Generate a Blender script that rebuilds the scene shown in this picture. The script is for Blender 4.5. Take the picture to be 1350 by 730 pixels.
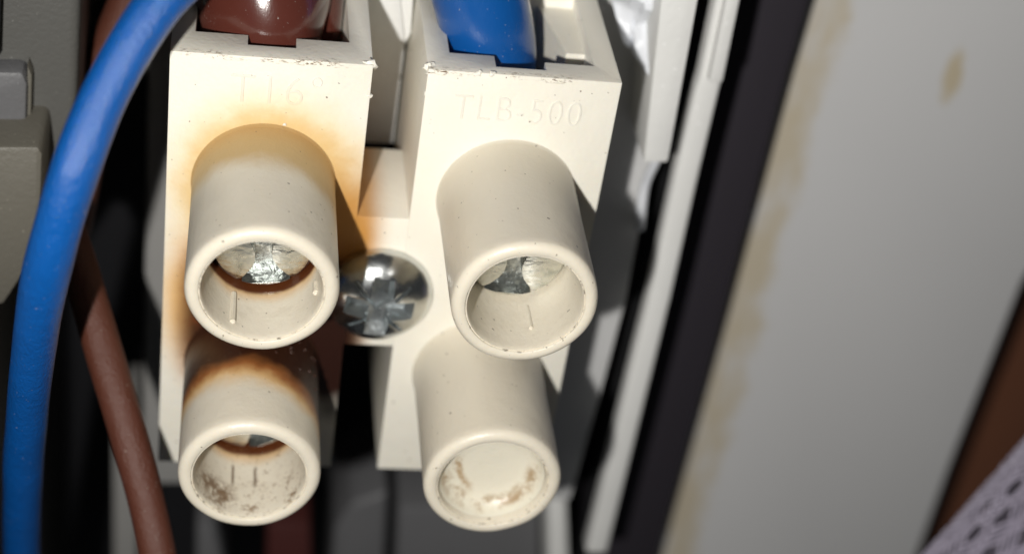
import bpy, bmesh, math, random
from mathutils import Vector, Matrix, noise
random.seed(7)
S = bpy.context.scene
for o in list(bpy.data.objects): bpy.data.objects.remove(o)
# ------------------------------------------------------------ camera (1 unit = 1 cm)
S.unit_settings.system = 'METRIC'; S.unit_settings.scale_length = 0.01
cam = bpy.data.cameras.new('camera'); co = bpy.data.objects.new('camera', cam); S.collection.objects.link(co)
cam.sensor_fit = 'HORIZONTAL'; cam.sensor_width = 36; cam.lens = 61.274
co.matrix_world = Matrix(((0.98474625, -0.05086744, -0.16639516, 0.03525916), (0.13959114, 0.80185197, 0.58098858, 4.69805653),
                          (0.10387088, -0.59535361, 0.79672136, 8.32709428), (0, 0, 0, 1)))
cam.clip_start = 0.05; cam.clip_end = 500
cam.dof.use_dof = True; cam.dof.focus_distance = 9.45; cam.dof.aperture_fstop = 0.0613 / (2 * 0.11); cam.dof.aperture_blades = 0
S.camera = co
# ------------------------------------------------------------ world: a dark cupboard
W = bpy.data.worlds.new('World'); S.world = W; W.use_nodes = True
W.node_tree.nodes['Background'].inputs[0].default_value = (0.9, 0.95, 1.0, 1); W.node_tree.nodes['Background'].inputs[1].default_value = 0.035
# ------------------------------------------------------------ the phone's flash, beside its lens
fl = bpy.data.lights.new('flash', 'AREA'); fl.shape = 'DISK'; fl.size = 0.22; fl.energy = 1350; fl.color = (1, 0.975, 0.93)
fo = bpy.data.objects.new('flash', fl); S.collection.objects.link(fo)
fo.location = (-1.4, 3.8, 8.9)
fo.rotation_euler = (Vector((0.9, -1.3, 0)) - Vector(fo.location)).to_track_quat('-Z', 'Y').to_euler()
S.view_settings.view_transform = 'Standard'; S.view_settings.look = 'None'; S.view_settings.exposure = 0; S.view_settings.gamma = 1
S.render.engine = 'CYCLES'; S.cycles.max_bounces = 8

# ============================================================ material expressions
class E:
    def __init__(s, nt, sock): s.nt, s.s = nt, sock
    def op(s, kind, b=None, c=None, swap=False):
        n = s.nt.nodes.new('ShaderNodeMath'); n.operation = kind
        a = [s, b, c]
        if swap: a = [b, s, c]
        for i, v in enumerate(a):
            if v is None: continue
            if isinstance(v, E): s.nt.links.new(v.s, n.inputs[i])
            else: n.inputs[i].default_value = v
        return E(s.nt, n.outputs[0])
    def __add__(s, b): return s.op('ADD', b)
    __radd__ = __add__
    def __mul__(s, b): return s.op('MULTIPLY', b)
    __rmul__ = __mul__
    def __sub__(s, b): return s.op('SUBTRACT', b)
    def __rsub__(s, b): return s.op('SUBTRACT', b, swap=True)
    def __truediv__(s, b): return s.op('DIVIDE', b)
    def sqrt(s): return s.op('SQRT')
    def abs(s): return s.op('ABSOLUTE')
    def max(s, b): return s.op('MAXIMUM', b)
    def min(s, b): return s.op('MINIMUM', b)
    def ramp(s, a, b):                     # smooth step: 0 at a, 1 at b (a may exceed b)
        n = s.nt.nodes.new('ShaderNodeMapRange'); n.interpolation_type = 'SMOOTHSTEP'
        lo, hi, x, y = (a, b, 0, 1) if a < b else (b, a, 1, 0)
        n.inputs[1].default_value = lo; n.inputs[2].default_value = hi; n.inputs[3].default_value = x; n.inputs[4].default_value = y
        s.nt.links.new(s.s, n.inputs[0]); return E(s.nt, n.outputs[0])
class Mat:
    def __init__(s, name, col, rough=0.45, spec=0.5, metal=0.0, sss=0.0, coat=0.0):
        s.m = bpy.data.materials.new(name); s.m.use_nodes = True; s.nt = s.m.node_tree
        s.b = s.nt.nodes['Principled BSDF']; s.b.inputs['Roughness'].default_value = rough
        s.b.inputs['Specular IOR Level'].default_value = spec; s.b.inputs['Metallic'].default_value = metal
        s.b.inputs['Coat Weight'].default_value = coat; s.b.inputs['Coat Roughness'].default_value = 0.08
        if sss:
            s.b.inputs['Subsurface Weight'].default_value = sss; s.b.inputs['Subsurface Radius'].default_value = (1.0, 0.7, 0.4)
            s.b.inputs['Subsurface Scale'].default_value = 0.06
        s.tc = s.nt.nodes.new('ShaderNodeTexCoord')
        sp = s.nt.nodes.new('ShaderNodeSeparateXYZ'); s.nt.links.new(s.tc.outputs['Object'], sp.inputs[0])
        s.x, s.y, s.z = [E(s.nt, o) for o in sp.outputs]
        c = s.nt.nodes.new('ShaderNodeRGB'); c.outputs[0].default_value = (*col, 1); s.c = c.outputs[0]
        s.h = None
    def noise(s, scale, detail=3, rough=0.55, stretch=None, off=(0, 0, 0)):
        n = s.nt.nodes.new('ShaderNodeTexNoise'); n.inputs['Scale'].default_value = scale; n.inputs['Detail'].default_value = detail
        n.inputs['Roughness'].default_value = rough
        mp = s.nt.nodes.new('ShaderNodeMapping'); mp.inputs['Scale'].default_value = stretch or (1, 1, 1); mp.inputs['Location'].default_value = off
        s.nt.links.new(s.tc.outputs['Object'], mp.inputs[0]); s.nt.links.new(mp.outputs[0], n.inputs['Vector'])
        return E(s.nt, n.outputs['Fac'])
    def mix(s, fac, col):                  # lay a colour over what is there
        n = s.nt.nodes.new('ShaderNodeMix'); n.data_type = 'RGBA'
        s.nt.links.new(s.c, n.inputs[6]); n.inputs[7].default_value = (*col, 1)
        if isinstance(fac, E): s.nt.links.new(fac.s, n.inputs[0])
        else: n.inputs[0].default_value = fac
        s.c = n.outputs[2]; return s
    def bump(s, h, dist):
        n = s.nt.nodes.new('ShaderNodeBump'); n.inputs['Distance'].default_value = dist; n.inputs['Strength'].default_value = 1
        s.nt.links.new(h.s, n.inputs['Height'])
        if s.h: s.nt.links.new(s.h, n.inputs['Normal'])
        s.h = n.outputs[0]; return s
    def rough(s, e): s.nt.links.new(e.s, s.b.inputs['Roughness']); return s
    def done(s):
        s.nt.links.new(s.c, s.b.inputs['Base Color'])
        if s.h: s.nt.links.new(s.h, s.b.inputs['Normal'])
        return s.m
def length(*a):
    t = a[0] * a[0]
    for v in a[1:]: t = t + v * v
    return t.sqrt()

CREAM = (0.82, 0.785, 0.69)
def specks(M, n=(34, 0.755), col=(0.10, 0.07, 0.045), off=(0, 0, 0)):
    M.mix(M.noise(n[0], 1, 0.4, off=off).ramp(n[1], n[1] + 0.045) * 0.85, col)
def plastic(name, col=CREAM, rough=0.42):
    M = Mat(name, col, rough, 0.45, sss=0.12)
    M.mix(M.noise(2.2, 3).ramp(0.35, 0.75) * 0.18, (col[0] * 0.9, col[1] * 0.87, col[2] * 0.8))
    M.bump(M.noise(38, 4, 0.6), 0.0022); M.bump(M.noise(7, 2), 0.004)
    return M
# housing: cream, scorched round the left pole's towers, grime along the top front edges
M = plastic('cream_scorched_plastic')
n1 = M.noise(5, 4, 0.6); wob = (n1 - 0.5) * 0.17
left = M.x.ramp(1.02, 0.80)
dU = length(M.x - 0.30, (M.y + 0.86) * 0.92)          # round the upper tower
yel = (dU + wob * 0.8).ramp(0.72, 0.38)
M.mix(yel * left * 0.75, (0.80, 0.60, 0.27))
M.mix((dU + wob).ramp(0.56, 0.40) * left * 0.6, (0.62, 0.38, 0.12))
side = (length((M.x - 0.78) * 1.5, (M.y + 1.25) * 0.72) + wob * 0.7).ramp(0.60, 0.14)
M.mix(side * M.x.ramp(1.06, 0.86) * 1.0, (0.52, 0.25, 0.06))
edge = (length((M.x + 0.16) * 2.2, (M.y + 1.66) * 0.72) + wob * 0.5).ramp(0.50, 0.05)
M.mix(edge * 0.85, (0.74, 0.42, 0.12))
dH = length((M.x - 0.30) * 0.95, (M.y + 1.74) * 0.9)
keep = left * M.x.ramp(-0.25, -0.06)
M.mix((dH + wob * 0.7).ramp(0.78, 0.50) * keep * 0.92, (0.44, 0.17, 0.035))
M.mix((dH + wob * 0.7).ramp(0.64, 0.44) * keep * 0.96, (0.020, 0.0065, 0.004))
M.mix(M.noise(9, 5, 0.75).ramp(0.46, 0.66) * (dH + wob).ramp(0.66, 0.5) * keep * 0.6, (0.17, 0.045, 0.012))
dR = length((M.x - 0.76) * 1.9, (M.y + 2.02) * 0.75)
M.mix((dR + wob).ramp(0.46, 0.22) * left, (0.024, 0.0075, 0.0045))
fr = M.noise(26, 3, 0.7, stretch=(1, 3, 3))
line = ((M.y + 0.012).abs().ramp(0.026, 0.004)) * M.z.ramp(-0.06, -0.02)
M.mix(line * fr.ramp(0.50, 0.60) * M.noise(3.1, 2).ramp(0.44, 0.58), (0.16, 0.10, 0.05))
specks(M)
HOUSING = M.done()
def tower_mat(name, burn, zs, dirt, off):
    M = plastic(name, (0.70, 0.645, 0.535), 0.36)
    r = length(M.x, M.y); n = M.noise(6, 4, 0.6, off=off); w = (n - 0.5) * 0.16
    out = r.ramp(0.35, 0.37)
    if burn == 'upper':
        h = M.z + w - M.x * 0.18
        M.mix(h.ramp(0.48, 0.26) * out * 0.92, (0.50, 0.335, 0.135))
        M.mix(h.ramp(0.24, 0.0) * out * 0.35, (0.45, 0.24, 0.08))
    if burn == 'lower':
        h = M.z + w - M.x.max(0.0) * 0.35
        M.mix(h.ramp(0.70, 0.52) * out * 0.85, (0.70, 0.42, 0.14))
        M.mix(h.ramp(0.59, 0.46) * out * 0.95, (0.30, 0.10, 0.025))
        M.mix(h.ramp(0.50, 0.37) * out * 0.96, (0.024, 0.0075, 0.0045))
    ins = r.ramp(0.325, 0.315)
    if burn:
        M.mix((M.z + w * 0.5).ramp(zs + 0.15, zs + 0.02) * ins * 0.8, (0.60, 0.35, 0.12))
        M.mix((M.z + w * 0.2).ramp(zs + 0.060, zs + 0.016) * ins, (0.095, 0.027, 0.008))
    # grime: a broken dark line where the bore meets the rim, smears inside
    ring = (r - 0.3235).abs().ramp(0.0055, 0.001) * M.z.ramp(0.95, 0.97)
    M.mix(ring * M.noise(22, 3, 0.7, off=off).ramp(0.50, 0.66) * 0.75, (0.10, 0.075, 0.05))
    if dirt:
        sm = M.noise(9, 5, 0.75, stretch=(1, 1, 1.6), off=off).ramp(0.50, 0.68)
        M.mix(sm * ins * (M.z.ramp(0.62, 0.86)) * M.y.ramp(0.0, -0.16) * (dirt if dirt != 0.8 else 0.2), (0.20, 0.115, 0.05))
        M.mix(M.noise(30, 4, 0.8, off=off).ramp(0.57, 0.66) * ins * (dirt if dirt != 0.8 else 0.1) * 0.8, (0.22, 0.13, 0.06))
    if dirt == 2:                                    # two curved brown smears
        for sx, sy, rx, ry in ((-0.20, -0.20, 0.075, 0.13), (0.25, -0.15, 0.065, 0.15)):
            d = length((M.x - sx + w * 0.6) / rx, (M.y - sy + w * 0.5) / ry)
            M.mix(d.ramp(1.2, 0.3) * M.noise(16, 4, 0.7, off=off).ramp(0.38, 0.6) * ins * M.z.ramp(0.60, 0.70) * 0.8, (0.30, 0.17, 0.06))
    if dirt == 0.85:                                   # rubbed streaks down the bore
        for sx in (-0.085, 0.045):
            M.mix((M.x - sx + w * 0.15).abs().ramp(0.014, 0.003) * M.z.ramp(0.58, 0.62) * M.z.ramp(0.80, 0.72) * ins * M.y.ramp(0, -0.1) * 0.8, (0.13, 0.08, 0.045))
        d = length((M.x + 0.17 + w * 0.5) / 0.12, (M.z - 0.86 + w * 0.6) / 0.13)
        M.mix(d.ramp(1.2, 0.3) * M.noise(16, 4, 0.7, off=off).ramp(0.38, 0.6) * ins * M.y.ramp(0, -0.1) * 0.9, (0.17, 0.10, 0.05))
    specks(M, (40, 0.75), off=off)
    return M.done()
# wires, metals, greys
def wire_mat(name, col, rough, sc=1.0, coat=0.6):
    M = Mat(name, col, rough, 0.5, coat=coat)
    M.mix(M.noise(3, 3).ramp(0.4, 0.8) * 0.25, tuple(c * 0.75 for c in col))
    M.mix(M.noise(60, 2).ramp(0.70, 0.76) * 0.5, (0.45, 0.42, 0.38))
    M.bump(M.noise(42, 4, 0.75, stretch=(1, 0.45, 1)), 0.009 * sc); M.bump(M.noise(4, 2), 0.010 * sc)
    M.b.inputs['Coat Roughness'].default_value = 0.05 if sc < 0.2 else 0.07; M.nt.links.new(M.h, M.b.inputs['Coat Normal'])
    return M.done()
BLUE = wire_mat('blue_pvc', (0.001, 0.082, 0.33), 0.38, 1.1, 0.30)
BLUE2 = wire_mat('blue_pvc_thick', (0.003, 0.075, 0.29), 0.28, 0.25)
BROWN = wire_mat('brown_pvc', (0.088, 0.026, 0.014), 0.5, coat=0.0)
BROWNG = wire_mat('glossy_brown_pvc', (0.085, 0.022, 0.015), 0.22, 0.12, 1.0)
M = Mat('zinc_plated_steel', (0.62, 0.64, 0.64), 0.24, metal=1.0)
M.mix(M.noise(9, 4).ramp(0.5, 0.7) * 0.4, (0.42, 0.42, 0.39)); M.mix(M.noise(45, 3).ramp(0.68, 0.73) * 0.8, (0.75, 0.72, 0.62))
M.rough(M.noise(12, 4) * 0.12 + 0.16); M.bump(M.noise(16, 2), 0.0022)
ZINC = M.done()
M = Mat('shaded_slot_steel', (0.31, 0.325, 0.315), 0.3, metal=0.9); M.mix(M.noise(16, 4, 0.7).ramp(0.5, 0.66) * 0.7, (0.62, 0.64, 0.60)); M.bump(M.noise(20, 3), 0.01); SLOT = M.done()  # slot walls darker than the pads, recess shade painted in
M = Mat('shaded_recess_steel', (0.46, 0.49, 0.50), 0.38, metal=1.0); M.mix(M.noise(20, 3).ramp(0.5, 0.75) * 0.6, (0.18, 0.21, 0.22)); M.bump(M.noise(22, 2), 0.006); RECESS = M.done()  # recess darker than the dome: depth shade put into the colour
M = Mat('dull_steel', (0.74, 0.75, 0.71), 0.3, metal=1.0)
M.mix(M.noise(14, 4).ramp(0.5, 0.75) * 0.6, (0.34, 0.38, 0.36)); M.rough(M.noise(20, 4) * 0.3 + 0.15); M.bump(M.noise(14, 3, stretch=(1, 2, 1)), 0.006)
STEEL = M.done()
def grey(name, col, rough=0.5, blot=0.12):
    M = Mat(name, col, rough, 0.4)
    M.mix(M.noise(1.6, 4).ramp(0.35, 0.75) * blot, tuple(c * 0.6 for c in col))
    M.mix(M.noise(25, 2, 0.5).ramp(0.70, 0.75) * 0.6, tuple(min(1, c * 2.0) for c in col))
    M.bump(M.noise(30, 3), 0.004)
    return M.done()
G_CASE = grey('grey_casing_plastic', (0.085, 0.084, 0.078)); G_CLIP = grey('taupe_plastic', (0.12, 0.112, 0.092))
TRUNK = grey('dull_trunking_plastic', (0.28, 0.275, 0.265))
DARK = grey('black_plastic', (0.012, 0.012, 0.014)); WHITE = grey('white_plastic', (0.76, 0.76, 0.74)); LGREY = grey('light_grey_plastic', (0.60, 0.60, 0.60))
MGREY = grey('mid_grey_plastic', (0.12, 0.12, 0.125)); REDB = grey('dark_red_plastic', (0.06, 0.016, 0.014))
SEAL = Mat('charcoal_rubber', (0.030, 0.026, 0.033), 0.7, 0.2).done()
MATT = Mat('matt_black_gap', (0.012, 0.012, 0.013), 0.8, 0.15).done()  # flat black for the shaded gap beside the housing
M = Mat('stained_panel_paint', (0.64, 0.64, 0.645), 0.5, 0.4)
M.mix(M.noise(0.5, 3).ramp(0.3, 0.8) * 0.15, (0.59, 0.585, 0.58))
w = (M.noise(3.5, 4, 0.6) - 0.5) * 0.32
gl = M.x + w                                      # glue smear along the edge, one dab further in
M.mix(gl.ramp(0.44, 0.28) * gl.ramp(-0.06, 0.10) * M.noise(3, 5, 0.65, stretch=(1, 0.4, 1)).ramp(0.22, 0.62) * 0.85, (0.54, 0.465, 0.33))
dab = length((M.x - 1.33 + w * 0.35) / 0.085, (M.y - 1.44 + w * 0.9) / 0.25)
M.mix(dab.ramp(1.25, 0.6) * 0.95, (0.54, 0.465, 0.33))
M.bump(M.noise(20, 3), 0.004)
PANEL = M.done()
M = Mat('dark_wood', (0.17, 0.065, 0.032), 0.6); M.mix(M.noise(0.8, 5, stretch=(1, 0.15, 1)).ramp(0.35, 0.7), (0.09, 0.036, 0.02)); WOOD = M.done()
M = Mat('braid_nylon', (0.34, 0.31, 0.39), 0.4); BRAID = M.done()
M = Mat('braid_core', (0.075, 0.065, 0.085), 0.6); CORE = M.done()
M = Mat('crumpled_paper', (0.72, 0.74, 0.78), 0.35, 0.5); M.mix(M.noise(4, 4).ramp(0.5, 0.8) * 0.4, (0.45, 0.48, 0.52)); PAPER = M.done()

# ============================================================ mesh helpers
def obj(name, bm, mat, parent=None, smooth=35, loc=None):
    me = bm if isinstance(bm, bpy.types.Mesh) else bpy.data.meshes.new(name)
    if not isinstance(bm, bpy.types.Mesh):
        bmesh.ops.recalc_face_normals(bm, faces=bm.faces); bm.to_mesh(me); bm.free()
    me.materials.clear(); me.materials.append(mat)
    if smooth:
        me.shade_smooth(); me.set_sharp_from_angle(angle=math.radians(smooth))
    o = bpy.data.objects.new(name, me); S.collection.objects.link(o)
    if loc: o.location = loc
    if parent: o.parent = parent
    return o
def empty(name, loc=(0, 0, 0)):
    o = bpy.data.objects.new(name, None); o.empty_display_size = 0.3; o.location = loc; S.collection.objects.link(o); return o
def tag(o, label=None, cat=None, group=None, kind=None):
    for k, v in (('label', label), ('category', cat), ('group', group), ('kind', kind)):
        if v: o[k] = v
    return o
def box(bm, x0, x1, y0, y1, z0, z1):
    v = [bm.verts.new(p) for p in ((x0, y0, z0), (x1, y0, z0), (x1, y1, z0), (x0, y1, z0), (x0, y0, z1), (x1, y0, z1), (x1, y1, z1), (x0, y1, z1))]
    for f in ((3, 2, 1, 0), (4, 5, 6, 7), (0, 1, 5, 4), (1, 2, 6, 5), (2, 3, 7, 6), (3, 0, 4, 7)): bm.faces.new([v[i] for i in f])
    return v
def boxb(*a):
    bm = bmesh.new(); box(bm, *a); return bm
def mesh(bm):
    bmesh.ops.recalc_face_normals(bm, faces=bm.faces); me = bpy.data.meshes.new('tmp'); bm.to_mesh(me); bm.free(); return me
def carve(base, cuts, unions=(), bevel=0.0, seg=2, angle=35):
    o = bpy.data.objects.new('tmp', mesh(base)); S.collection.objects.link(o); tmp = [o]
    for op, lst in (('UNION', unions), ('DIFFERENCE', cuts)):
        for c in lst:
            t = bpy.data.objects.new('tmp', mesh(c)); S.collection.objects.link(t); tmp.append(t)
            m = o.modifiers.new('b', 'BOOLEAN'); m.operation = op; m.object = t; m.solver = 'EXACT'
    if bevel:
        m = o.modifiers.new('v', 'BEVEL'); m.width = bevel; m.segments = seg; m.limit_method = 'ANGLE'; m.angle_limit = math.radians(angle); m.use_clamp_overlap = True
    bpy.context.view_layer.update()
    dg = bpy.context.evaluated_depsgraph_get(); me = bpy.data.meshes.new_from_object(o.evaluated_get(dg))
    for t in tmp: bpy.data.objects.remove(t)
    return me
def lathe(prof, n=72, closed=False):
    bm = bmesh.new(); rings = []
    for r, z in prof:
        if r < 1e-6: rings.append([bm.verts.new((0, 0, z))])
        else: rings.append([bm.verts.new((r * math.cos(2 * math.pi * i / n), r * math.sin(2 * math.pi * i / n), z)) for i in range(n)])
    pairs = list(zip(rings, rings[1:])) + ([(rings[-1], rings[0])] if closed else [])
    for a, b in pairs:
        for i in range(n):
            j = (i + 1) % n
            if len(a) == 1: bm.faces.new((a[0], b[i], b[j]))
            elif len(b) == 1: bm.faces.new((a[i], a[j], b[0]))
            else: bm.faces.new((a[i], a[j], b[j], b[i]))
    return bm
def spline(pts, n):
    out = []; P = [Vector(p) for p in pts]; P = [2 * P[0] - P[1]] + P + [2 * P[-1] - P[-2]]
    for i in range(1, len(P) - 2):
        for k in range(n):
            t = k / n; a, b, c, d = P[i - 1:i + 3]
            out.append(0.5 * (2 * b + (c - a) * t + (2 * a - 5 * b + 4 * c - d) * t * t + (3 * b - a - 3 * c + d) * t ** 3))
    out.append(P[-2]); return out
def sweep(pts, rad, n=28, step=10, lump=0.0, bm=None):
    path = spline(pts, step) if step > 1 else [Vector(p) for p in pts]
    bm = bm or bmesh.new(); N = len(path); up = Vector((0.31, 0.2, 0.93)); prev = None; first = None
    for i, p in enumerate(path):
        t = (path[min(i + 1, N - 1)] - path[max(i - 1, 0)]).normalized()
        u = (up - t * up.dot(t)).normalized(); w = t.cross(u); up = u
        r = rad(i / (N - 1)) if callable(rad) else rad
        ring = []
        for k in range(n):
            a = 2 * math.pi * k / n; d = u * math.cos(a) + w * math.sin(a); q = p + d * r
            if lump: q += d * noise.noise(q * 2.2) * lump
            ring.append(bm.verts.new(q))
        if prev:
            for k in range(n): bm.faces.new((prev[k], prev[(k + 1) % n], ring[(k + 1) % n], ring[k]))
        else: first = ring
        prev = ring
    bm.faces.new(first); bm.faces.new(prev[::-1]); return bm
def slab(pts, z0, z1, bevel=0.03, seg=2, tilt=None):       # a flat outline given thickness from z0 up to z1
    bm = bmesh.new(); a = [bm.verts.new((p[0], p[1], z0)) for p in pts]; b = [bm.verts.new((p[0], p[1], z1)) for p in pts]; n = len(pts)
    bm.faces.new(a[::-1]); bm.faces.new(b)
    for i in range(n): bm.faces.new((a[i], a[(i + 1) % n], b[(i + 1) % n], b[i]))
    bmesh.ops.recalc_face_normals(bm, faces=bm.faces)
    if bevel: bmesh.ops.bevel(bm, geom=bm.edges[:], offset=bevel, segments=seg, profile=0.5, affect='EDGES', clamp_overlap=True)
    return bm

# ============================================================ setting
bm = boxb(-9, 3.9, -16, 9, -4.3, -4.2); tag(obj('enclosure_back', bm, DARK), kind='structure')
bm = boxb(-30, 40, -40, 30, -4.9, -4.7); tag(obj('back_board', bm, WOOD), kind='structure')
bm = boxb(-3.2, -1.30, -16, 9, -4.2, 0.9); bmesh.ops.bevel(bm, geom=bm.edges[:], offset=0.08, segments=3, affect='EDGES'); tag(obj('added_shade_wall', bm, G_CASE), kind='structure')  # left wall added to throw shade over the casing and lower left

# ============================================================ the terminal block
XL0, XL1, XR0, XR1, H = -0.276, 0.812, 1.115, 2.204, 2.955
tb = empty('terminal_block', (0, 0, -1.2)); Z = 1.2
tag(tb, 'cream plastic two-pole terminal block with four hollow screw towers, scorched brown on its left pole', 'terminal block')
def up(o): o.location.z += Z; return o
base = boxb(XL0, XL1, -H, 0, -1.2, 0)
unions = [boxb(XR0, XR1, -H, 0, -1.2, 0), boxb(XL1 - 0.05, XR0 + 0.05, -1.945, -1.0, -0.75, -0.004)]
cuts = [boxb(-0.151, 0.690, -0.95, 0.1, -1.0, -0.237), boxb(0.134, 0.397, -0.5, 0.1, -0.4, -0.130),
        boxb(1.247, 2.070, -0.95, 0.1, -1.02, -0.205), boxb(1.500, 1.785, -0.5, 0.1, -0.4, -0.085), boxb(1.785, 2.070, -0.5, 0.1, -0.4, -0.172),
        boxb(-0.151, 0.690, -H - 0.1, -H + 0.6, -1.0, -0.237), boxb(1.247, 2.070, -H - 0.1, -H + 0.6, -1.02, -0.205)]
me = carve(base, cuts, unions, bevel=0.016, seg=2)
body = up(obj('housing', me, HOUSING, tb, smooth=40))
bm = bmesh.new()                                    # wedge rib inside the right pole's wire entry
v = box(bm, 1.86, 2.075, -0.9, -0.09, -1.03, -0.50)
for q in v[4:6] + v[4:8]: pass
for q in (v[4], v[7]): q.co.x += 0.10
for q in (v[4], v[5], v[6], v[7]): q.co.z += 0.04
up(obj('entry_rib', bm, HOUSING, tb, smooth=0))
# small burrs of moulding flash on the corners
for (x, y, z, s) in ((0.800, -0.01, -0.03, 0.030), (0.806, -0.20, -0.01, 0.016), (1.122, -0.01, -0.05, 0.026), (1.128, -0.03, -0.01, 0.018), (1.118, -0.16, -0.01, 0.012), (1.40, -0.008, -0.008, 0.018), (1.47, -0.008, -0.008, 0.020), (0.36, -0.41, 0.004, 0.010)):
    bm = bmesh.new(); bmesh.ops.create_icosphere(bm, subdivisions=2, radius=s)
    for q in bm.verts: q.co = q.co * (1 + 0.9 * noise.noise(q.co * 60 + Vector((x * 9, y * 9, 0)))) ; q.co.z *= 0.8
    up(obj('moulding_burr', bm, HOUSING, tb, smooth=60, loc=(x, y, z)))
# towers
ZS = {'ul': 0.585, 'ur': 0.565, 'll': 0.46, 'lr': 0.60}
TM = {'ul': tower_mat('tower_plastic_browned', 'upper', ZS['ul'], 0.12, (0, 0, 0)), 'ur': tower_mat('tower_plastic_clean', None, 0.5, 0.10, (3, 0, 0)),
      'll': tower_mat('tower_plastic_charred', 'lower', ZS['ll'], 0.85, (0, 5, 0)), 'lr': tower_mat('tower_plastic_grimy', None, 0.3, 0.8, (0, 0, 7))}
TL = {'ul': 'screw tower browned round its foot', 'ur': 'clean screw tower', 'll': 'screw tower charred at its foot with grime in the bore', 'lr': 'screw tower with brown smears in the bore'}
M = plastic('bore_floor_plastic', (0.70, 0.66, 0.55), 0.34)
rr = length(M.x, M.y) + (M.noise(7, 4) - 0.5) * 0.06
arc = rr.ramp(0.20, 0.255) * rr.ramp(0.305, 0.275)
M.mix(arc * M.noise(6, 4, 0.7).ramp(0.42, 0.62) * M.y.ramp(0.12, -0.05) * 0.85, (0.30, 0.19, 0.085))
arc2 = (length(M.x - 0.10, M.y - 0.05) + (M.noise(8, 4) - 0.5) * 0.08 - 0.29).abs().ramp(0.035, 0.005) * M.x.ramp(-0.06, -0.14) * M.y.ramp(0.10, 0.02)
M.mix(arc2 * M.noise(13, 4, 0.7).ramp(0.35, 0.6) * 0.8, (0.33, 0.20, 0.08))
M.mix(M.noise(17, 3, 0.6, stretch=(0.6, 1, 1)).ramp(0.66, 0.72) * 0.5, (0.33, 0.26, 0.17))
FLOORM = M.done()
RIBM = plastic('rib_plastic', (0.70, 0.645, 0.535), 0.36).done()
def hourglass(z0, z1):                              # waisted recess between two rounded pads
    bm = bmesh.new(); out = []
    for sy in (-1, 1):
        ys = [-0.255, -0.20, -0.15, -0.10, -0.05, 0.0, 0.05, 0.10, 0.15, 0.20, 0.255]
        for y in (ys if sy < 0 else ys[::-1]): out.append((sy * -(0.045 + 2.6 * (y + 0.07) ** 2 if y > -0.07 else 0.045 + 4.2 * (y + 0.07) ** 2), y))
    a = [bm.verts.new((x, y, z0)) for x, y in out]; b = [bm.verts.new((x, y, z1)) for x, y in out]; n = len(out)
    bm.faces.new(a[::-1]); bm.faces.new(b)
    for i in range(n): bm.faces.new((a[i], a[(i + 1) % n], b[(i + 1) % n], b[i]))
    return bm
for key, cx, cy in (('ul', 0.268, -0.822), ('ur', 1.662, -0.822), ('ll', 0.268, -2.129), ('lr', 1.662, -2.129)):
    zs = ZS[key]
    prof = [(0.300, -0.02), (0.412, -0.02), (0.408, 0.004), (0.402, 0.014), (0.4, 0.03), (0.4, 0.4), (0.4, 0.93)]
    for k in range(1, 9):
        a = math.pi / 2 * k / 8; prof.append((0.352 + 0.048 * math.cos(a), 0.962 + 0.048 * math.sin(a)))
    prof += [(0.330, 1.008), (0.3265, 1.005), (0.3245, 0.994), (0.3215, 0.994), (0.318, 0.998), (0.3145, 0.990), (0.311, 0.96), (0.305, 0.80), (0.300, 0.5), (0.298, 0.25), (0.298, 0.0)]
    bm = lathe(prof, 96, closed=True)
    for q in bm.verts:
        if q.co.z > 0.02: q.co += Vector((q.co.x, q.co.y, 0)).normalized() * 0.006 * noise.noise(q.co * 3.5 + Vector((cx * 7, cy * 5, 1))) + Vector((0, 0, 0.004 * noise.noise(q.co * 5 + Vector((cx, cy, 9)))))
    t = up(obj('screw_tower', bm, TM[key], tb, smooth=50, loc=(cx, cy, 0))); t['label'] = TL[key]
    # set screw: domed disc with a slot
    R = 0.288
    base = lathe([(0, zs - 0.30), (R, zs - 0.30), (R, zs - 0.03), (R - 0.02, zs - 0.005), (R - 0.05, zs), (0, zs + 0.004)], 48)
    ang = {'ul': 0.12, 'ur': -0.05, 'll': 0.5, 'lr': 0}[key]
    cut = hourglass(zs - 0.10, zs + 0.1); bmesh.ops.rotate(cut, cent=(0, 0, 0), matrix=Matrix.Rotation(ang, 3, 'Z'), verts=cut.verts)
    me = carve(base, [cut], bevel=0.016, seg=3, angle=50)
    o = obj('terminal_screw', me, STEEL, t, smooth=40); me.materials.append(SLOT)
    for p in me.polygons:
        if abs(p.center.z - zs) > 0.02 and math.hypot(p.center.x, p.center.y) < 0.27 and p.center.z > zs - 0.24: p.material_index = 1
    if key == 'lr':                                  # shallow dished floor
        obj('bore_floor', lathe([(0, 0.845), (0.16, 0.848), (0.235, 0.858), (0.275, 0.882), (0.297, 0.925), (0.310, 0.95), (0.315, 0.93), (0.31, 0.80), (0, 0.80)], 64), FLOORM, t, smooth=60)
    if key in ('ul', 'ur'):                         # moulded ribs down the bore wall
        for a, w_, l_, z_ in (((-118, 0.014, 0.26, 0.80), (-18, 0.016, 0.10, 0.82)) if key == 'ul' else ((-72, 0.010, 0.20, 0.74),)):
            a = math.radians(a); bm = bmesh.new(); v = box(bm, -0.010, 0.020, -w_, w_, -l_ / 2, l_ / 2)
            bmesh.ops.bevel(bm, geom=bm.edges[:], offset=0.006, segments=2, affect='EDGES')
            bmesh.ops.rotate(bm, cent=(0, 0, 0), matrix=Matrix.Rotation(a, 3, 'Z'), verts=bm.verts)
            obj('bore_rib', bm, RIBM, t, smooth=60, loc=(0.298 * math.cos(a), 0.298 * math.sin(a), z_))
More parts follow.
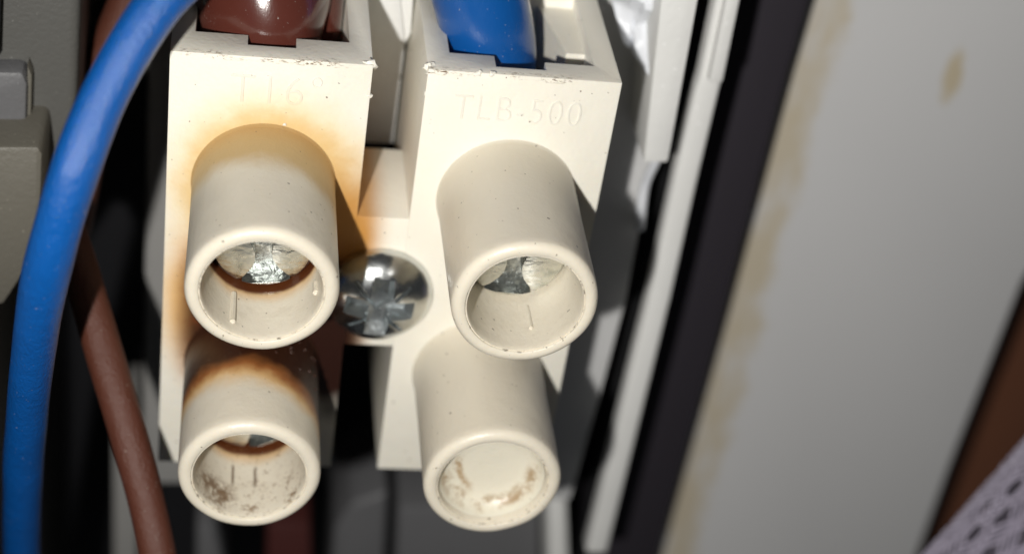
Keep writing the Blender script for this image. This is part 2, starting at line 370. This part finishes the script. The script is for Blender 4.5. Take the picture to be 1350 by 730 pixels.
# heat blisters on the charred tower
for k in range(16):
    a = math.radians(random.uniform(20, 85)); z_ = random.uniform(0.12, 0.45); s_ = random.uniform(0.007, 0.014)
    bm = bmesh.new(); bmesh.ops.create_icosphere(bm, subdivisions=2, radius=s_)
    blist = up(obj('blister', bm, TM['ll'], tb, smooth=60, loc=(0.268, -2.129, 0)))
    for q in blist.data.vertices: q.co += Vector((0.402 * math.cos(a), 0.402 * math.sin(a), z_))
# raised lettering moulded in the face
def lettering(txt, loc, size, rot=0.0, sx=1.0):
    cu = bpy.data.curves.new('t', 'FONT'); cu.body = txt; cu.size = size; cu.extrude = 0.0026; cu.bevel_depth = 0.002; cu.bevel_resolution = 2; cu.offset = -0.006; cu.space_character = 1.12
    o = bpy.data.objects.new('t', cu); S.collection.objects.link(o); bpy.context.view_layer.update()
    me = bpy.data.meshes.new_from_object(o.evaluated_get(bpy.context.evaluated_depsgraph_get())); bpy.data.objects.remove(o)
    me.transform(Matrix.Translation(loc) @ Matrix.Rotation(rot, 4, 'Z') @ Matrix.Diagonal((sx, 1, 1, 1)))
    return up(obj('raised_lettering', me, HOUSING, tb, smooth=60))
lettering('T16\u00b0', (0.045, -0.285, 0.001), 0.26, 0, 0.92)
lettering('TLB-500', (1.275, -0.30, 0.001), 0.235, 0, 0.82)

# ============================================================ mounting screw
sc = empty('mounting_screw', (0.985, -1.535, 0)); tag(sc, 'shiny domed cross-recess screw fixing the block between its two poles', 'screw')
prof = [(0, -0.10), (0.10, -0.10), (0.10, 0.0), (0.315, 0.0), (0.325, 0.012)]
for k in range(0, 13):
    a = math.radians(12 + (90 - 12) * k / 12); prof.append((0.329 * math.cos(a) if k < 12 else 0, -0.005 + 0.205 * math.sin(a)))
def arm(l0, l1, w0, w1, z0, z1, ang):
    bm = bmesh.new(); v = box(bm, -1, 1, -1, 1, z0, z1)
    for i, q in enumerate(v):
        l, w = (l0, w0) if i < 4 else (l1, w1); q.co.x *= l; q.co.y *= w
    bmesh.ops.rotate(bm, cent=(0, 0, 0), matrix=Matrix.Rotation(math.radians(ang), 3, 'Z'), verts=bm.verts); return bm
cuts = [arm(0.16, 0.250, 0.048, 0.076, 0.070, 0.24, 86), arm(0.16, 0.250, 0.048, 0.076, 0.071, 0.241, -4),
        arm(0.05, 0.10, 0.05, 0.10, 0.03, 0.242, 41),
        arm(0.225, 0.235, 0.008, 0.015, 0.125, 0.243, 41), arm(0.225, 0.235, 0.008, 0.015, 0.126, 0.244, 131)]
me = carve(lathe(prof, 72), cuts, bevel=0.006, seg=2, angle=40)
o = obj('screw_head', me, ZINC, sc, smooth=38); me.materials.append(RECESS)
for p in me.polygons:
    c = p.center
    if c.z > 0.012 and (c.x ** 2 + c.y ** 2) / 0.108 + ((c.z + 0.005) / 0.205) ** 2 < 0.93: p.material_index = 1

# ============================================================ wires
w = sweep([(-0.079, 0.724, 0.281), (-0.324, 0.547, 0.548), (-0.542, 0.211, 0.810), (-0.692, -0.181, 1.039), (-0.828, -0.790, 1.041), (-0.951, -1.702, 0.739), (-1.077, -2.965, 0.253), (-1.172, -4.524, -0.262), (-1.157, -6.237, -0.265), (-1.035, -8.527, 0.175)], 0.118, 32, 10, 0.006)
tag(obj('blue_wire', w, BLUE), 'glossy blue single-core wire curving down the left in front of everything', 'wire')
w = sweep([(-1.027, -1.413, -0.869), (-0.775, -1.746, -0.322), (-0.599, -2.064, 0.072), (-0.440, -2.374, 0.394), (-0.308, -2.698, 0.658), (-0.207, -3.070, 0.888), (-0.097, -3.726, 1.138)], 0.112, 28, 10, 0.006)
tag(obj('brown_wire', w, BROWN), 'matt brown wire running down from behind the blue wire, left of the lower tower', 'wire')
w = sweep([(-0.415, -0.151, -1.536), (-0.608, -0.649, -1.464), (-0.803, -1.238, -1.326), (-0.942, -2.072, -1.249)], 0.15, 24, 8, 0.01)
tag(obj('brown_wire', w, BROWN), 'dim brown wire behind the top of the blue wire', 'wire')
w = sweep([(0.40, 1.9, -2.7), (0.34, 1.1, -1.75), (0.26, 0.62, -1.25), (0.22, 0.23, -0.86), (0.22, -0.05, -0.62), (0.25, -0.40, -0.54), (0.27, -0.85, -0.51)], lambda t: 0.33 + 0.075 * math.exp(-((t - 0.62) / 0.12) ** 2) - 0.02 * t, 40, 10, 0.05)
tag(obj('brown_wire', w, BROWNG), 'thick glossy brown wire bulging into the top of the left pole', 'wire')
w = sweep([(0.66, 1.9, -0.75), (0.62, 1.0, -0.75), (0.555, 0.2, -0.80), (0.545, -0.3, -0.82), (0.545, -0.8, -0.82)], 0.135, 28, 8, 0.015)
tag(obj('brown_wire', w, BROWNG), 'second brown wire squeezed against the right wall of the left pole entry', 'wire')
w = sweep([(0.55, 2.0, -1.3), (0.92, 1.2, -0.9), (1.28, 0.5, -0.64), (1.49, 0.0, -0.55), (1.55, -0.5, -0.54), (1.55, -0.85, -0.55)], 0.27, 36, 10, 0.02)
tag(obj('blue_wire', w, BLUE2), 'thick blue wire entering the top of the right pole', 'wire')
w = sweep([(1.10, 2.0, -0.5), (1.22, 1.0, -0.62), (1.385, 0.3, -0.84), (1.395, 0.0, -0.87), (1.395, -0.8, -0.87)], 0.135, 28, 8, 0.012)
tag(obj('blue_wire', w, BLUE2), 'second blue wire tucked behind the thick one against the right pole left wall', 'wire')

# ============================================================ left side casing
cs = empty('grey_casing', (-1.6, 0, -2)); tag(cs, 'scuffed grey plastic casing behind the blue wire at the upper left', 'casing')
def part(name, bm, mat, parent, smooth=35):
    o = obj(name, bm, mat, parent, smooth); o.location = -Vector(parent.location); return o
part('body', slab([(-1.776, 0.534, -0.700), (-0.796, 0.627, -0.700), (-0.807, -0.108, -0.700), (-0.841, -1.019, -0.700), (-1.119, -1.960, -0.700), (-1.938, -2.013, -0.700)], -2.6, -0.7, 0.05, 3), G_CASE, cs)
part('latch', slab([(-1.819, -0.556, -0.550), (-1.114, -0.519, -0.550), (-1.091, -0.597, -0.550), (-1.108, -0.987, -0.550), (-1.850, -1.032, -0.550)], -0.78, -0.55, 0.03), MGREY, cs)
part('latch_rim', slab([(-1.095, -0.496, -0.600), (-1.071, -0.564, -0.600), (-1.089, -1.038, -0.600), (-1.110, -1.040, -0.600)], -0.75, -0.6, 0.008), G_CLIP, cs)
part('upright', slab([(-1.705, 0.695, -0.350), (-1.192, 0.744, -0.350), (-1.250, -0.356, -0.350), (-1.775, -0.399, -0.350)], -0.75, -0.35, 0.03), DARK, cs)
part('clip_block', slab([(-1.789, -0.879, -0.250), (-1.003, -0.820, -0.250), (-0.979, -0.870, -0.250), (-1.007, -1.541, -0.250), (-1.227, -1.961, -0.250), (-1.860, -1.999, -0.250)], -1.3, -0.25, 0.025), G_CLIP, cs)

# light strip of trunking left of the block
tag(obj('trunking_strip', slab([(-0.495, 0.213, -1.700), (0.108, 0.271, -1.700), (0.310, -4.748, -1.700), (-0.462, -4.780, -1.700)], -2.6, -1.7, 0.05, 3), TRUNK), 'blurred light grey trunking strip along the left side of the block', 'trunking')
tag(obj('bracket', slab([(-0.747, -4.967, -2.600), (-0.554, -4.957, -2.600), (-0.482, -8.112, -2.600), (-0.714, -8.116, -2.600)], -3.4, -2.6, 0.04), TRUNK), 'blurred pale bracket beside the brown wire at the bottom left', 'bracket')
# grey plate seen between the poles at the top
tag(obj('grey_plate', slab([(0.83, 3.0, 0), (1.10, 3.0, 0), (1.10, -1.2, 0), (0.83, -1.2, 0)], -1.6, -1.12, 0.02), WHITE), 'blurred grey plate showing between the two poles at the top', 'plate')
tag(obj('lit_patch', slab([(0.834, 0.832, -1.000), (1.064, 0.854, -1.000), (1.117, -0.329, -1.000), (1.085, -0.421, -1.000)], -1.1, -1.0, 0.03), WHITE), 'lit triangle on the grey plate between the poles, built as a white slab', 'lit patch')  # white slab shaped as the lit triangle on the plate
# things below the block
tag(obj('grey_lug', slab([(1.124, -5.904, -2.400), (1.238, -5.579, -2.400), (1.544, -5.425, -2.400), (1.698, -7.838, -2.400), (1.175, -7.847, -2.400)], -3.4, -2.4, 0.06, 3), MGREY), 'blurred grey lug under the gap between the lower towers', 'lug')
tag(obj('red_lug', slab([(0.554, -5.836, -2.400), (0.924, -5.822, -2.400), (1.105, -7.849, -2.400), (0.622, -7.857, -2.400)], -3.2, -2.4, 0.05), REDB), 'blurred dark red piece under the lower left tower', 'connector')
tag(obj('pale_lug', slab([(-0.040, -5.858, -2.400), (0.225, -5.848, -2.400), (0.314, -7.863, -2.400), (0.028, -7.868, -2.400)], -3.2, -2.4, 0.05), MGREY), 'blurred grey piece left of the dark red one at the bottom', 'lug')
tag(obj('lower_plate', slab([(1.615, -5.406, -2.200), (2.811, -5.358, -2.200), (3.148, -7.577, -2.200), (1.770, -7.602, -2.200)], -3.0, -2.2, 0.05), MGREY), 'blurred grey plate under the lower right tower', 'plate')
tag(obj('white_post', slab([(2.772, -4.917, -1.900), (2.948, -4.994, -1.900), (3.363, -7.222, -1.900), (3.156, -7.226, -1.900)], -2.9, -1.9, 0.04), WHITE), 'blurred white post at the bottom, right of the lower right tower', 'post')

# ============================================================ right side
hs = empty('relay_housing', (2.5, 0, -2)); tag(hs, 'pale plastic housing standing along the right side of the block', 'housing')
part('base_ledge', slab([(1.539, 0.774, -1.300), (2.641, 0.881, -1.300), (2.841, -0.825, -1.300), (2.858, -1.335, -1.300), (2.870, -1.785, -1.300), (2.889, -2.476, -1.300), (2.863, -3.203, -1.300), (2.801, -4.425, -1.300), (2.141, -4.451, -1.300)], -2.4, -1.3, 0.03), LGREY, hs)
part('cover_strip', slab([(2.441, 1.094, -0.750), (2.720, 1.121, -0.750), (2.755, 0.174, -0.750), (2.797, -0.972, -0.750), (2.637, -0.984, -0.750)], -1.32, -0.75, 0.02), WHITE, hs)
bm = bmesh.new(); P = [(2.178, 0.295, -1.000), (2.525, 0.326, -1.000), (2.650, -0.469, -1.000), (2.425, -0.299, -1.000)]
NX, NY = 22, 22; g = []
for j in range(NY + 1):
    row = []
    for i in range(NX + 1):
        a = Vector(P[0]).lerp(Vector(P[1]), i / NX); b = Vector(P[3]).lerp(Vector(P[2]), i / NX); q = a.lerp(b, j / NY)
        q.z += 0.16 * (noise.cell(q * 4.0) - 0.5) * 0.4 + 0.22 * noise.noise(q * 3.1) + 0.05 * noise.noise(q * 9); row.append(bm.verts.new(q))
    g.append(row)
for j in range(NY):
    for i in range(NX): bm.faces.new((g[j][i], g[j][i + 1], g[j + 1][i + 1], g[j + 1][i]))
o = obj('crumpled_label', bm, PAPER, smooth=25); m = o.modifiers.new('s', 'SOLIDIFY'); m.thickness = 0.01
tag(o, 'crumpled white paper label on the pale housing, right of the right pole', 'label')
tag(obj('sleeving', sweep([(2.826, -1.137, -1.100), (2.814, -1.412, -1.200), (2.823, -1.609, -1.220), (2.846, -1.815, -1.250)], 0.035, 14, 8, 0.02), PAPER), 'small glossy white plastic scrap below the cover strip', 'plastic scrap')
w = sweep([(3.190, 0.542, -1.750), (3.121, -0.319, -1.750), (3.101, -0.953, -1.750), (3.091, -1.642, -1.800), (3.094, -2.117, -1.800), (3.146, -2.766, -1.850), (3.155, -3.537, -1.900), (3.147, -4.240, -1.900), (3.205, -5.609, -2.000), (3.238, -6.836, -2.000)], lambda t: 0.05 + 0.025 * math.exp(-((t - 0.54) / 0.07) ** 2), 16, 8, 0.01)
tag(obj('dark_gap_filler', w, MATT), 'thin black strip filling the shaded gap beside the pale housing', 'gap filler')  # black sweep standing in for the dark of the gap
# rail, dark seal, stained panel : long pieces parallel to the block
rl = empty('door_rail', (3.0, 0, -2.2)); tag(rl, 'blurred white rail sloping down the picture left of the black seal', 'rail')
part('rail', slab([(3.164, 0.995, -1.150), (3.142, -0.002, -1.150), (3.148, -0.610, -1.150), (3.146, -1.325, -1.150), (3.157, -2.345, -1.150), (3.152, -3.062, -1.150), (3.138, -4.837, -1.150), (2.970, -4.843, -1.150), (2.991, -3.071, -1.150), (3.000, -2.355, -1.150), (2.988, -1.336, -1.150), (2.991, -0.678, -1.150), (3.000, -0.599, -1.150), (2.985, -0.016, -1.150), (2.992, 0.978, -1.150)], -1.32, -1.15, 0.03, 3), WHITE, rl)
part('rail_lip', slab([(3.042, 1.013, -1.080), (3.136, 1.022, -1.080), (3.115, 0.032, -1.080), (3.132, -0.559, -1.080), (3.039, -0.566, -1.080), (3.024, 0.024, -1.080)], -1.16, -1.08, 0.02), WHITE, rl)
tag(obj('black_seal', slab([(3.391, 0.531, -2.300), (4.003, 0.590, -2.300), (4.021, -0.529, -2.300), (4.005, -1.266, -2.300), (4.006, -3.352, -2.300), (3.981, -6.653, -2.300), (3.355, -6.670, -2.300), (3.364, -3.391, -2.300)], -3.4, -2.3, 0.05), SEAL), 'black rubber seal between the white rail and the stained panel', 'seal')
pn = obj('side_panel', slab([Vector(p) - Vector((4.14, -2.75, -2.85)) for p in ((4.055, 0.384, -2.800), (7.395, 0.708, -2.800), (6.671, -3.198, -2.800), (6.657, -5.255, -2.800), (6.691, -7.438, -2.800), (6.535, -9.403, -2.800), (3.955, -9.422, -2.800), (3.982, -6.785, -2.800), (4.050, -3.581, -2.800), (4.063, -1.557, -2.800), (4.117, -1.407, -2.800), (4.095, -0.785, -2.800))], -0.6, 0.05, 0.05, 3), PANEL, loc=(4.14, -2.75, -2.85))
tag(pn, 'large light grey painted panel with tan glue stains at the right', 'panel')

# ============================================================ braided sleeve
sl = empty('braided_sleeve', (7, -4, -3)); tag(sl, 'grey braided nylon cable sleeve crossing the bottom right corner', 'cable sleeve')
A, B = Vector((6.442, -2.779, -0.195)), Vector((4.966, -4.449, 0.714)); ax = (B - A).normalized(); L = (B - A).length; Rr = 0.62
off = Vector((0, 0, 0)); u = ax.orthogonal().normalized(); v2 = ax.cross(u)
part('core', sweep([A, (A + B) / 2, B], Rr * 0.86, 32, 6), CORE, sl)
NS = 18; TURNS = L * math.tan(math.radians(24)) / (2 * math.pi * Rr)
for d in (-1, 1):
    for k in range(NS):
        pts = []
        for i in range(49):
            t = i / 48; a = 2 * math.pi * (k / NS) + d * t * TURNS * 2 * math.pi
            rr = Rr + 0.022 * math.sin(i * 1.3 + k * math.pi) * d
            pts.append(A + ax * (L * t) + (u * math.cos(a) + v2 * math.sin(a)) * rr)
        bm = bmesh.new()
        for j in (-1.5, -0.5, 0.5, 1.5): sweep([p + ax * j * 0.07 for p in pts], 0.012, 5, 1, bm=bm)
        part('strand', bm, BRAID, sl)
